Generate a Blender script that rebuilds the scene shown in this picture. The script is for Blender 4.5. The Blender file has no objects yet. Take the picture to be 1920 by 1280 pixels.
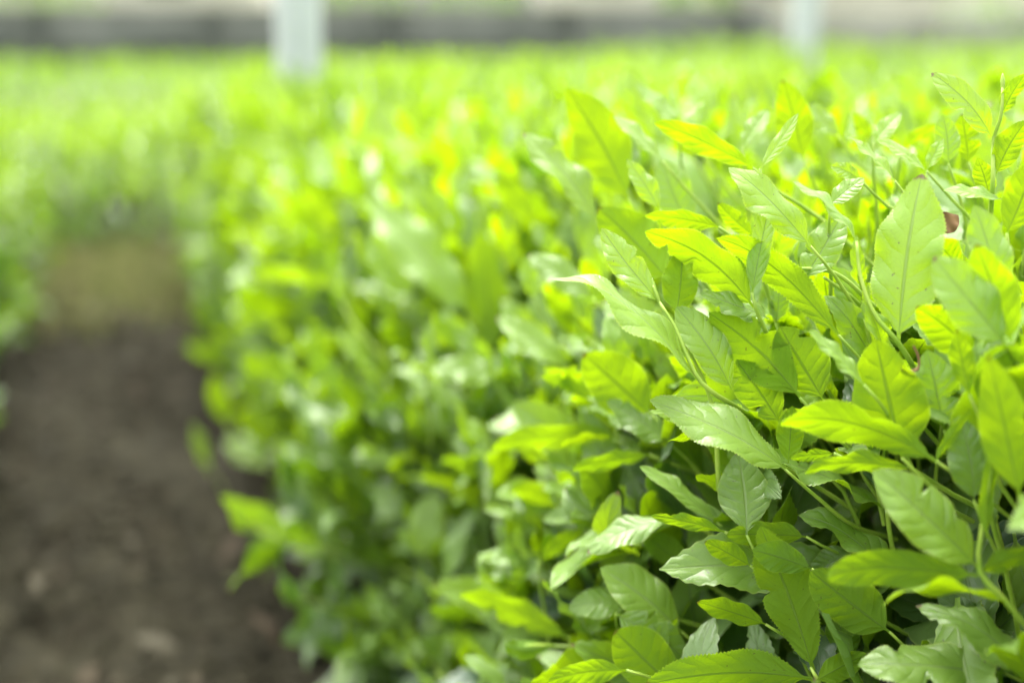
import bpy, bmesh, math, random
import numpy as np
from mathutils import Vector, Matrix

rng = np.random.default_rng(7)
random.seed(7)
SC = bpy.context.scene
COL = SC.collection
R = math.radians

# ------------------------------------------------------------------ camera
CAM_H, YAW, PITCH, LENS = 0.75, 15.1, 12.7, 50.0
cam_d = bpy.data.cameras.new('camera')
cam = bpy.data.objects.new('camera', cam_d)
COL.objects.link(cam)
cam.location = (0, 0, CAM_H)
cam.rotation_euler = (R(90 - PITCH), 0, R(-YAW))
cam_d.lens = LENS
cam_d.sensor_width = 36
cam_d.clip_start = 0.02
cam_d.clip_end = 600
cam_d.dof.use_dof = True
cam_d.dof.focus_distance = 0.79
cam_d.dof.aperture_fstop = 2.1
cam_d.dof.aperture_blades = 9
cam_d.dof.aperture_ratio = 1.3
SC.camera = cam

# ------------------------------------------------------------------ light
SUN_EL, SUN_AZ = 68.0, 2.0          # azimuth clockwise from +Y
w = bpy.data.worlds.new('World')
SC.world = w
w.use_nodes = True
nt = w.node_tree
sky = nt.nodes.new('ShaderNodeTexSky')
sky.sky_type = 'NISHITA'
sky.sun_disc = False
sky.sun_elevation = R(SUN_EL)
sky.sun_rotation = R(SUN_AZ)
sky.air_density = 1.0
sky.dust_density = 6.0
sky.ozone_density = 0.6
hs = nt.nodes.new('ShaderNodeHueSaturation')
hs.inputs['Saturation'].default_value = 0.22
nt.links.new(sky.outputs[0], hs.inputs['Color'])
nt.links.new(hs.outputs[0], nt.nodes['Background'].inputs[0])
nt.nodes['Background'].inputs[1].default_value = 0.15
sun_d = bpy.data.lights.new('sun', 'SUN')
sun_d.energy = 0.75
sun_d.angle = R(40)
sun_d.color = (1, 0.97, 0.9)
sun = bpy.data.objects.new('sun', sun_d)
COL.objects.link(sun)
_sd = Vector((math.sin(R(SUN_AZ)) * math.cos(R(SUN_EL)), math.cos(R(SUN_AZ)) * math.cos(R(SUN_EL)), math.sin(R(SUN_EL))))
sun.rotation_euler = _sd.to_track_quat('Z', 'Y').to_euler()
SC.view_settings.view_transform = 'Standard'
SC.view_settings.look = 'None'
SC.view_settings.gamma = 1
SC.view_settings.use_curve_mapping = False
SC.view_settings.exposure = 2.45
SC.cycles.use_denoising = True
SC.cycles.max_bounces = 10
SC.cycles.diffuse_bounces = 6
SC.cycles.transmission_bounces = 8
SC.cycles.sample_clamp_indirect = 8

# ------------------------------------------------------------------ projection helpers
FPX = 1920 * LENS / 36
CM = np.array(cam.rotation_euler.to_matrix())     # camera axes in world columns
C0 = np.array([0, 0, CAM_H])


def P(px, py, d):
    """world point seen at photo pixel (1920x1280) at axial depth d"""
    return C0 + CM @ np.array([(px - 960) / FPX * d, -(py - 640) / FPX * d, -d])


def project(pts):
    c = (np.asarray(pts) - C0) @ CM
    d = -c[..., 2]
    dd = np.where(d > 1e-4, d, 1e-4)
    return 960 + c[..., 0] / dd * FPX, 640 - c[..., 1] / dd * FPX, d


def unit(v):
    v = np.asarray(v, float)
    return v / (np.linalg.norm(v) + 1e-12)


# ------------------------------------------------------------------ node helpers
def new_mat(name):
    m = bpy.data.materials.new(name)
    m.use_nodes = True
    m.node_tree.nodes.clear()
    return m, m.node_tree.nodes, m.node_tree.links


def nd(N, t, **kw):
    n = N.new(t)
    for k, v in kw.items():
        setattr(n, k, v)
    return n


def math_n(N, L, op, a, b=None, clamp=False):
    n = N.new('ShaderNodeMath')
    n.operation = op
    n.use_clamp = clamp
    for i, v in enumerate((a, b)):
        if v is None:
            continue
        if isinstance(v, (int, float)):
            n.inputs[i].default_value = v
        else:
            L.new(v, n.inputs[i])
    return n.outputs[0]


def maprange(N, L, v, a, b, c, d):
    n = N.new('ShaderNodeMapRange')
    n.interpolation_type = 'SMOOTHSTEP'
    L.new(v, n.inputs['Value'])
    for k, x in zip(('From Min', 'From Max', 'To Min', 'To Max'), (a, b, c, d)):
        n.inputs[k].default_value = x
    return n.outputs[0]


def mix(N, L, f, a, b, mode='MIX'):
    n = N.new('ShaderNodeMix')
    n.data_type = 'RGBA'
    n.blend_type = mode
    n.clamp_factor = True
    for s, v in ((n.inputs[0], f), (n.inputs[6], a), (n.inputs[7], b)):
        if isinstance(v, (int, float)):
            s.default_value = v
        elif isinstance(v, tuple):
            s.default_value = (*v, 1)
        else:
            L.new(v, s)
    return n.outputs[2]


# ------------------------------------------------------------------ leaf material
YOUNG_TOP, OLD_TOP = (0.225, 0.40, 0.016), (0.020, 0.075, 0.024)
YOUNG_THR, OLD_THR = (0.35, 0.53, 0.001), (0.085, 0.27, 0.003)


def make_leaf_material():
    m, N, L = new_mat('tea_leaf')
    uv = nd(N, 'ShaderNodeUVMap')
    sep = nd(N, 'ShaderNodeSeparateXYZ')
    L.new(uv.outputs[0], sep.inputs[0])
    u = math_n(N, L, 'MULTIPLY_ADD', sep.outputs[0], 2.0)
    u.node.inputs[2].default_value = -1.0
    au = math_n(N, L, 'ABSOLUTE', u)
    v = sep.outputs[1]
    age = nd(N, 'ShaderNodeAttribute', attribute_name='age').outputs['Fac']
    tint0 = nd(N, 'ShaderNodeAttribute', attribute_name='tint').outputs['Fac']
    orand = nd(N, 'ShaderNodeObjectInfo').outputs['Random']
    tint = math_n(N, L, 'FRACT', math_n(N, L, 'ADD', tint0, orand))
    mid = maprange(N, L, au, 0.02, 0.07, 1.0, 0.0)
    comb = nd(N, 'ShaderNodeCombineXYZ')
    L.new(sep.outputs[0], comb.inputs[0])
    L.new(math_n(N, L, 'MULTIPLY', v, 2.3), comb.inputs[1])
    L.new(math_n(N, L, 'MULTIPLY', tint, 37.0), comb.inputs[2])
    noi = nd(N, 'ShaderNodeTexNoise')
    noi.inputs['Scale'].default_value = 4.0
    noi.inputs['Detail'].default_value = 4.0
    L.new(comb.outputs[0], noi.inputs['Vector'])
    WOB = noi.outputs[0]
    ph = math_n(N, L, 'MULTIPLY', math_n(N, L, 'SUBTRACT', v, math_n(N, L, 'MULTIPLY', math_n(N, L, 'POWER', au, 1.3), 0.17)), 7.6)
    ph = math_n(N, L, 'ADD', ph, math_n(N, L, 'MULTIPLY', WOB, 0.55))
    fr = math_n(N, L, 'FRACT', ph)
    dist = math_n(N, L, 'ABSOLUTE', math_n(N, L, 'SUBTRACT', fr, 0.5))
    lat = maprange(N, L, dist, 0.015, 0.075, 1.0, 0.0)
    lat = math_n(N, L, 'MULTIPLY', lat, maprange(N, L, au, 0.7, 0.95, 1.0, 0.0))
    vor = nd(N, 'ShaderNodeTexVoronoi', feature='DISTANCE_TO_EDGE')
    vor.inputs['Scale'].default_value = 11.0
    L.new(comb.outputs[0], vor.inputs['Vector'])
    net = maprange(N, L, vor.outputs['Distance'], 0.0, 0.09, 1.0, 0.0)
    rim = maprange(N, L, au, 0.93, 1.0, 0.0, 1.0)
    # upper colour
    top = mix(N, L, age, YOUNG_TOP, OLD_TOP)
    top = mix(N, L, math_n(N, L, 'MULTIPLY', tint, 0.55), top, mix(N, L, age, (0.25, 0.41, 0.012), (0.04, 0.085, 0.02)))
    top = mix(N, L, math_n(N, L, 'MULTIPLY', noi.outputs[0], 0.35), top, mix(N, L, age, (0.13, 0.30, 0.015), (0.015, 0.045, 0.02)))
    vein = math_n(N, L, 'MAXIMUM', math_n(N, L, 'MULTIPLY', mid, 0.9), math_n(N, L, 'MULTIPLY', lat, 0.15))
    top = mix(N, L, math_n(N, L, 'MULTIPLY', vein, 0.6), top, mix(N, L, age, (0.34, 0.48, 0.10), (0.11, 0.18, 0.07)))
    top = mix(N, L, math_n(N, L, 'MULTIPLY', rim, 0.6), top, mix(N, L, age, (0.42, 0.50, 0.05), (0.07, 0.12, 0.03)))
    # transmitted colour: the thick veins let less through
    thr = mix(N, L, age, YOUNG_THR, OLD_THR)
    thr = mix(N, L, math_n(N, L, 'MULTIPLY', tint, 0.6), thr, mix(N, L, age, (0.39, 0.545, 0.001), (0.11, 0.25, 0.006)))
    thick = math_n(N, L, 'MAXIMUM', math_n(N, L, 'MULTIPLY', mid, 0.7), math_n(N, L, 'MULTIPLY', lat, 0.13))
    thick = math_n(N, L, 'MAXIMUM', thick, math_n(N, L, 'MULTIPLY', net, 0.10))
    thr = mix(N, L, thick, thr, (0.05, 0.12, 0.0))
    thr = mix(N, L, math_n(N, L, 'MULTIPLY', rim, 0.7), thr, (0.48, 0.68, 0.05))
    # fine blemishes
    spot = nd(N, 'ShaderNodeTexNoise')
    spot.inputs['Scale'].default_value = 13.0
    spot.inputs['Detail'].default_value = 2.0
    L.new(comb.outputs[0], spot.inputs['Vector'])
    sp = maprange(N, L, spot.outputs[0], 0.705, 0.735, 0.0, 0.75)
    top = mix(N, L, sp, top, (0.10, 0.07, 0.02))
    thr = mix(N, L, sp, thr, (0.09, 0.06, 0.01))
    tip = math_n(N, L, 'MULTIPLY', maprange(N, L, math_n(N, L, 'ADD', v, math_n(N, L, 'MULTIPLY', noi.outputs[0], 0.06)), 0.985, 1.01, 0.0, 1.0),
                 maprange(N, L, math_n(N, L, 'FRACT', math_n(N, L, 'MULTIPLY', tint, 7.3)), 0.60, 0.72, 0.0, 0.9))
    top = mix(N, L, tip, top, (0.16, 0.09, 0.03))
    thr = mix(N, L, tip, thr, (0.10, 0.05, 0.01))
    # relief: quilted between the side veins
    q = math_n(N, L, 'SINE', math_n(N, L, 'MULTIPLY', fr, math.pi))
    q = math_n(N, L, 'MULTIPLY', math_n(N, L, 'POWER', q, 0.6), maprange(N, L, au, 0.05, 0.5, 0.25, 1.0))
    hgt = math_n(N, L, 'ADD', math_n(N, L, 'MULTIPLY', q, 0.6), math_n(N, L, 'MULTIPLY', noi.outputs[0], 0.5))
    hgt = math_n(N, L, 'SUBTRACT', hgt, math_n(N, L, 'MULTIPLY', net, 0.05))
    hgt = math_n(N, L, 'SUBTRACT', hgt, math_n(N, L, 'MULTIPLY', mid, 0.7))
    bmp = nd(N, 'ShaderNodeBump')
    bmp.inputs['Strength'].default_value = 0.5
    bmp.inputs['Distance'].default_value = 0.0019
    L.new(hgt, bmp.inputs['Height'])
    back = nd(N, 'ShaderNodeNewGeometry').outputs['Backfacing']
    pb = nd(N, 'ShaderNodeBsdfPrincipled')
    under = mix(N, L, 0.6, top, mix(N, L, age, (0.15, 0.27, 0.01), (0.07, 0.13, 0.05)))
    L.new(mix(N, L, back, top, under), pb.inputs['Base Color'])
    rough = math_n(N, L, 'ADD', math_n(N, L, 'MULTIPLY', back, 0.22), math_n(N, L, 'MULTIPLY_ADD', noi.outputs[0], 0.12))
    rough2 = math_n(N, L, 'ADD', rough, 0.26)
    L.new(rough2, pb.inputs['Roughness'])
    pb.inputs['Specular IOR Level'].default_value = 0.5
    L.new(math_n(N, L, 'MULTIPLY_ADD', back, -0.6), pb.inputs['Specular IOR Level'])
    pb.inputs['Specular IOR Level'].links[0].from_node.inputs[2].default_value = 0.95
    pb.inputs['Coat IOR'].default_value = 1.7
    pb.inputs['Coat Roughness'].default_value = 0.27
    L.new(math_n(N, L, 'MULTIPLY', math_n(N, L, 'SUBTRACT', 1.0, back), 0.7), pb.inputs['Coat Weight'])
    L.new(bmp.outputs[0], pb.inputs['Coat Normal'])
    L.new(bmp.outputs[0], pb.inputs['Normal'])
    tr = nd(N, 'ShaderNodeBsdfTranslucent')
    L.new(thr, tr.inputs['Color'])
    L.new(bmp.outputs[0], tr.inputs['Normal'])
    ms = nd(N, 'ShaderNodeMixShader')
    fac = math_n(N, L, 'MULTIPLY_ADD', age, -0.22)
    fac.node.inputs[2].default_value = 0.52
    L.new(fac, ms.inputs[0])
    L.new(pb.outputs[0], ms.inputs[1])
    L.new(tr.outputs[0], ms.inputs[2])
    out = nd(N, 'ShaderNodeOutputMaterial')
    L.new(ms.outputs[0], out.inputs[0])
    return m


def simple_mat(name, c1, c2, scale=20, rough=0.7, bump=0.3, dist=0.002, detail=6, spec=0.3, stretch=(1, 1, 1)):
    m, N, L = new_mat(name)
    tc = nd(N, 'ShaderNodeTexCoord')
    mp = nd(N, 'ShaderNodeMapping')
    mp.inputs['Scale'].default_value = stretch
    L.new(tc.outputs['Object'], mp.inputs[0])
    n = nd(N, 'ShaderNodeTexNoise')
    n.inputs['Scale'].default_value = scale
    n.inputs['Detail'].default_value = detail
    n.inputs['Roughness'].default_value = 0.62
    L.new(mp.outputs[0], n.inputs['Vector'])
    f = maprange(N, L, n.outputs[0], 0.3, 0.7, 0, 1)
    pb = nd(N, 'ShaderNodeBsdfPrincipled')
    L.new(mix(N, L, f, c1, c2), pb.inputs['Base Color'])
    pb.inputs['Roughness'].default_value = rough
    pb.inputs['Specular IOR Level'].default_value = spec
    if bump:
        b = nd(N, 'ShaderNodeBump')
        b.inputs['Strength'].default_value = bump
        b.inputs['Distance'].default_value = dist
        L.new(n.outputs[0], b.inputs['Height'])
        L.new(b.outputs[0], pb.inputs['Normal'])
    o = nd(N, 'ShaderNodeOutputMaterial')
    L.new(pb.outputs[0], o.inputs[0])
    return m


def litter_mat(name, cols, trans=0.0):
    """colour picked per piece by its tint attribute"""
    m, N, L = new_mat(name)
    t = nd(N, 'ShaderNodeAttribute', attribute_name='tint')
    cr = nd(N, 'ShaderNodeValToRGB')
    cr.color_ramp.elements[0].color = (*cols[0], 1)
    cr.color_ramp.elements[1].color = (*cols[-1], 1)
    for i, c in enumerate(cols[1:-1]):
        e = cr.color_ramp.elements.new((i + 1) / (len(cols) - 1))
        e.color = (*c, 1)
    L.new(t.outputs['Fac'], cr.inputs[0])
    pb = nd(N, 'ShaderNodeBsdfPrincipled')
    L.new(cr.outputs[0], pb.inputs['Base Color'])
    pb.inputs['Roughness'].default_value = 0.75
    pb.inputs['Specular IOR Level'].default_value = 0.08
    o = nd(N, 'ShaderNodeOutputMaterial')
    if trans:
        tr = nd(N, 'ShaderNodeBsdfTranslucent')
        L.new(cr.outputs[0], tr.inputs[0])
        ms = nd(N, 'ShaderNodeMixShader')
        ms.inputs[0].default_value = trans
        L.new(pb.outputs[0], ms.inputs[1])
        L.new(tr.outputs[0], ms.inputs[2])
        L.new(ms.outputs[0], o.inputs[0])
    else:
        L.new(pb.outputs[0], o.inputs[0])
    return m


M_LEAF = make_leaf_material()
M_STEM = simple_mat('green_stem', (0.22, 0.36, 0.035), (0.34, 0.46, 0.07), 60, 0.45, 0.2, 0.0006, spec=0.45)
M_TWIG = simple_mat('grey_brown_twig', (0.06, 0.045, 0.03), (0.20, 0.16, 0.11), 90, 0.8, 0.6, 0.001)
M_DEAD = simple_mat('dead_leaf_brown', (0.11, 0.055, 0.02), (0.20, 0.11, 0.05), 70, 0.7, 0.4, 0.001)
M_SOIL = simple_mat('path_soil', (0.0112, 0.0102, 0.0056), (0.025, 0.0228, 0.0125), 22, 0.95, 0.9, 0.012, detail=9, spec=0.1)
M_LITTER = litter_mat('dry_litter', [(0.013, 0.012, 0.008), (0.030, 0.028, 0.018), (0.050, 0.046, 0.030), (0.034, 0.025, 0.015), (0.050, 0.046, 0.030)])
M_GRASS = litter_mat('short_grass', [(0.13, 0.18, 0.045), (0.20, 0.23, 0.07), (0.32, 0.29, 0.14), (0.21, 0.23, 0.075)], 0.3)

# ------------------------------------------------------------------ object helpers


def tag(o, label=None, cat=None, group=None, kind=None):
    for k, v in (('label', label), ('category', cat), ('group', group), ('kind', kind)):
        if v:
            o[k] = v
    return o


def empty(name, loc=(0, 0, 0)):
    o = bpy.data.objects.new(name, None)
    o.location = loc
    o.empty_display_size = 0.1
    COL.objects.link(o)
    return o


def mesh_obj(name, me, parent=None, mat=None):
    o = bpy.data.objects.new(name, me)
    COL.objects.link(o)
    if mat is not None:
        me.materials.clear()
        me.materials.append(mat)
    if parent is not None:
        o.parent = parent
    return o


def build_mesh(name, V, F, UV=None, attrs=None, smooth=True):
    """V (n,3), F (m,4) quads or list; UV per vertex"""
    me = bpy.data.meshes.new(name)
    V = np.ascontiguousarray(V, dtype=np.float32)
    F = np.ascontiguousarray(F, dtype=np.int32)
    n, m, k = len(V), len(F), F.shape[1]
    me.vertices.add(n)
    me.vertices.foreach_set('co', V.ravel())
    me.loops.add(m * k)
    me.loops.foreach_set('vertex_index', F.ravel())
    me.polygons.add(m)
    me.polygons.foreach_set('loop_start', np.arange(0, m * k, k, dtype=np.int32))
    me.polygons.foreach_set('loop_total', np.full(m, k, dtype=np.int32))
    if smooth:
        me.polygons.foreach_set('use_smooth', np.ones(m, dtype=bool))
    if UV is not None:
        l = me.uv_layers.new(name='UVMap')
        l.data.foreach_set('uv', np.ascontiguousarray(UV[F.ravel()], dtype=np.float32).ravel())
    for a, arr in (attrs or {}).items():
        at = me.attributes.new(a, 'FLOAT', 'POINT')
        at.data.foreach_set('value', np.ascontiguousarray(arr, dtype=np.float32))
    me.update(calc_edges=True)
    me.validate()
    return me


def tube(pts, radii, sides=6):
    pts = np.asarray(pts, float)
    n = len(pts)
    V, F = [], []
    ref = np.array([0.31, 0.17, 0.93])
    for i in range(n):
        t = unit(pts[min(i + 1, n - 1)] - pts[max(i - 1, 0)])
        a = unit(np.cross(t, ref))
        b = np.cross(t, a)
        for k in range(sides):
            th = 2 * math.pi * k / sides
            V.append(pts[i] + radii[i] * (math.cos(th) * a + math.sin(th) * b))
    for i in range(n - 1):
        for k in range(sides):
            k2 = (k + 1) % sides
            F.append((i * sides + k, i * sides + k2, (i + 1) * sides + k2, (i + 1) * sides + k))
    c = len(V)
    V.append(pts[-1])
    o = (n - 1) * sides
    for k in range(0, sides, 2):
        F.append((o + k, o + (k + 1) % sides, o + (k + 2) % sides, c))
    return np.array(V), np.array(F)


def smooth_line(pts, n):
    """Catmull-Rom through pts"""
    p = np.asarray(pts, float)
    if len(p) == 2:
        return p[0] + np.linspace(0, 1, n)[:, None] * (p[1] - p[0])
    q = np.vstack([2 * p[0] - p[1], p, 2 * p[-1] - p[-2]])
    out = []
    for t in np.linspace(0, len(p) - 1 - 1e-6, n):
        i = int(t)
        f = t - i
        a, b, c, d = q[i], q[i + 1], q[i + 2], q[i + 3]
        out.append(0.5 * (2 * b + (c - a) * f + (2 * a - 5 * b + 4 * c - d) * f * f + (3 * b - a - 3 * c + d) * f ** 3))
    return np.array(out)


def merge(parts):
    V, F, off = [], [], 0
    for v, f in parts:
        V.append(v)
        F.append(f + off)
        off += len(v)
    return np.vstack(V), np.vstack(F)


# ------------------------------------------------------------------ leaf shape


def leaf_shape(W=0.4, curl=0.4, fold=0.25, wave=0.03, twist=0.0, nv=26, nu=4, teeth=0, seed=0, blunt=0.8, bow=0.0):
    """unit-length leaf: base at the origin, tip at (0,1,0), upper side +Z. returns V, F, UV"""
    r = np.random.default_rng(seed)
    t = np.linspace(0, 1, nv + 1)
    s = np.clip((t - 0.05) / 0.95, 0, 1)
    prof = (4 * s * (1 - s)) ** blunt
    prof *= 1 + 0.18 * (0.5 - s)
    prof = prof / prof.max() * W * 0.5
    irr = 1 + 0.04 * np.sin(t * 9 + r.uniform(0, 6)) * (s > 0.05)
    pet = 0.013 * (1 - np.clip((s - 0.9) / 0.1, 0, 1))
    prof = np.maximum(prof * irr, pet)
    us = np.linspace(-1, 1, nu + 1)
    # uneven halves; some leaves have been chewed along one margin
    side = np.ones((2, nv + 1))
    for q in (0, 1):
        side[q] += 0.07 * np.sin(t * r.uniform(3, 8) + r.uniform(0, 6))
        if r.random() < 0.22:
            for _ in range(int(r.integers(1, 3))):
                side[q] -= r.uniform(.2, .55) * np.exp(-((t - r.uniform(.3, .9)) / r.uniform(.02, .05)) ** 2)
    side = np.clip(side, 0.15, 1.3)
    # centre line
    th = curl * (t ** 1.25) * 1.5
    th = th + 0.18 * curl * np.sin(t * 5 + r.uniform(0, 6))
    dy, dz = np.cos(th), -np.sin(th)
    y = np.concatenate([[0], np.cumsum((dy[1:] + dy[:-1]) / 2)]) / nv
    z = np.concatenate([[0], np.cumsum((dz[1:] + dz[:-1]) / 2)]) / nv
    x = bow * np.sin(math.pi * t)
    ch = math.hypot(y[-1], z[-1])
    ca, sa = y[-1] / ch, -z[-1] / ch
    y, z = (y * ca - z * sa) / ch, (y * sa + z * ca) / ch
    th2 = th - math.atan2(sa, ca)
    ph1, ph2 = r.uniform(0, 6.28, 2)
    f1, f2 = r.uniform(1.6, 3.0, 2)
    V = np.zeros((nv + 1, nu + 1, 3))
    UV = np.zeros((nv + 1, nu + 1, 2))
    saw = np.zeros(nv + 1)
    if teeth:
        fr = (s * teeth) % 1.0
        saw = np.where((s > 0.08) & (s < 0.985), np.where(fr < 0.5, 1.0, -0.6), 0) * 0.0085
        saw = saw * r.uniform(0.5, 1.3, nv + 1)
    for j, u in enumerate(us):
        edge = (abs(u) > 0.99)
        wj = prof * (side[0] if u < 0 else side[1]) + (saw * np.where(s > 0, 1, 0) if edge else 0)
        cx = u * wj
        au = abs(u)
        fa = fold * (1 - 0.35 * s)
        h = np.abs(cx) * math.tan(1) * 0 + np.abs(cx) * np.tan(fa) - 0.35 * np.abs(cx) ** 2 / max(W, .1)
        ph, fq = (ph1, f1) if u < 0 else (ph2, f2)
        h = h + wave * (au ** 2) * np.sin(2 * math.pi * fq * t + ph) * np.clip(prof / (W * 0.5), 0, 1)
        cx2 = cx * np.cos(fa * 0.8)
        tw = twist * t
        cxr = cx2 * np.cos(tw) - h * np.sin(tw)
        hr = cx2 * np.sin(tw) + h * np.cos(tw)
        V[:, j, 0] = x + cxr
        V[:, j, 1] = y + hr * np.sin(th2)
        V[:, j, 2] = z + hr * np.cos(th2)
        UV[:, j, 0] = (u + 1) / 2
        UV[:, j, 1] = t
    idx = np.arange((nv + 1) * (nu + 1)).reshape(nv + 1, nu + 1)
    F = np.stack([idx[:-1, :-1], idx[:-1, 1:], idx[1:, 1:], idx[1:, :-1]], -1).reshape(-1, 4)
    return V.reshape(-1, 3), F, UV.reshape(-1, 2)


def variants(n, nv, nu, teeth, base):
    r = np.random.default_rng(base)
    out = []
    for i in range(n):
        out.append(leaf_shape(r.uniform(0.27, 0.42), r.uniform(-0.35, 1.05), r.uniform(0.05, 0.65), r.uniform(0.02, 0.07),
                              r.uniform(-0.5, 0.5), nv, nu, teeth, base + i, r.uniform(0.78, 1.05), r.uniform(-.06, .06)))
    return out


SEED_V = 100
NVAR = 28
VAR_HI = variants(NVAR, 76, 6, 37, SEED_V)
VAR_MID = variants(NVAR, 30, 4, 14, SEED_V)
VAR_LOW = variants(NVAR, 6, 2, 0, SEED_V)
VAR_FAR = variants(NVAR, 4, 2, 0, SEED_V)
HI_ME = {}


def frame(A, N):
    A = unit(A)
    N = unit(N - np.dot(N, A) * A)
    X = np.cross(A, N)
    return np.stack([X, A, N], 1)          # columns


class Leaf:
    __slots__ = ('p', 'fr', 'L', 'var', 'age', 'tint', 'own')

    def __init__(s, p, A, N, L, age, tint=None, var=None, own=None):
        s.p, s.fr, s.L, s.age = np.asarray(p, float), frame(A, N), L, age
        s.tint = rng.random() if tint is None else tint
        s.var = int(rng.integers(NVAR)) if var is None else var
        s.own = own

    def verts(s, V):
        return s.p + (V * s.L) @ s.fr.T


def leaf_object(lf, parent):
    if lf.own is not None:
        V, F, UV = lf.own
        me = build_mesh('leaf', V, F, UV, {'age': np.full(len(V), lf.age), 'tint': np.full(len(V), lf.tint)})
        me.materials.append(M_LEAF)
    else:
        ka = round(lf.age * 4) / 4
        key = (lf.var, ka)
        if key not in HI_ME:
            V, F, UV = VAR_HI[lf.var]
            me = build_mesh('leaf', V, F, UV, {'age': np.full(len(V), ka), 'tint': np.full(len(V), (lf.var * 0.37) % 1)})
            me.materials.append(M_LEAF)
            HI_ME[key] = me
        me = HI_ME[key]
    o = bpy.data.objects.new('leaf', me)
    COL.objects.link(o)
    M = Matrix.Identity(4)
    for i in range(3):
        for j in range(3):
            M[i][j] = lf.fr[i, j] * lf.L
        M[i][3] = lf.p[i]
    o.parent = parent
    o.matrix_local = M
    return o


def leaves_mesh(name, leaves, var):
    if not leaves:
        return None
    Vs, Fs, UVs, ag, ti = [], [], [], [], []
    off = 0
    for lf in leaves:
        V, F, UV = var[lf.var]
        Vs.append(lf.verts(V))
        Fs.append(F + off)
        UVs.append(UV)
        ag.append(np.full(len(V), lf.age))
        ti.append(np.full(len(V), lf.tint))
        off += len(V)
    me = build_mesh(name, np.vstack(Vs), np.vstack(Fs), np.vstack(UVs), {'age': np.concatenate(ag), 'tint': np.concatenate(ti)})
    me.materials.append(M_LEAF)
    return me


# ------------------------------------------------------------------ shoots (a stem with its leaves)


class Shoot:
    def __init__(s, stem, leaves, bud=None, r0=0.0016):
        s.stem, s.leaves, s.bud, s.r0 = stem, leaves, bud, r0


def make_shoot(p, d, size=1.0, age0=0.0, nleaf=4, L0=None):
    """p: where it leaves the bush, d: direction it grows"""
    d = unit(d)
    Ls = (0.075 if L0 is None else L0) * size * rng.uniform(0.7, 1.2)
    bend = rng.normal(0, 0.18, 3)
    pts = [p + d * Ls * k + bend * Ls * k * k for k in (0, 0.35, 0.7, 1.0)]
    stem = smooth_line(pts, 6)
    az = rng.uniform(0, 6.28)
    a = unit(np.cross(d, [0.3, 0.8, 0.2]))
    b = np.cross(d, a)
    leaves = []
    for k in range(nleaf):
        f = 1 - k / (nleaf + 0.3)
        i = f * 5
        i0 = min(int(i), 4)
        base = stem[i0] + (i - i0) * (stem[i0 + 1] - stem[i0])
        td = unit(stem[min(i0 + 1, 5)] - stem[i0])
        th = az + k * 2.4 + rng.normal(0, 0.3)
        rad = math.cos(th) * a + math.sin(th) * b
        ang = R((14, 27, 38, 47, 54, 60)[min(k, 5)] + rng.normal(0, 9))
        A = unit(math.cos(ang) * td + math.sin(ang) * rad + np.array([0, 0, 0.10]))
        L = (0.030, 0.047, 0.060, 0.068, 0.072, 0.07)[min(k, 5)] * size * rng.uniform(0.82, 1.22)
        nrm = td - np.dot(td, A) * A
        nrm = unit(unit(nrm) + rng.normal(0, 0.22, 3))
        ag = min(1, max(0, age0 + 0.06 * k + rng.normal(0, 0.07)))
        leaves.append(Leaf(base, A, nrm, L, ag))
    bud = (stem[-1], unit(stem[-1] - stem[-2]), rng.uniform(0.009, 0.017) * size)
    return Shoot(stem, leaves, bud)


def bud_geom(p, d, L):
    pts = [p - d * 0.0008, p + d * L * 0.25, p + d * L * 0.55, p + d * L * 0.85, p + d * L]
    return tube(pts, [0.0007, 0.0011, 0.0012, 0.0007, 0.0002], 6)


def stem_geom(s, sides=6):
    n = len(s.stem)
    return tube(s.stem, np.linspace(s.r0, s.r0 * 0.5, n), sides)


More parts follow.
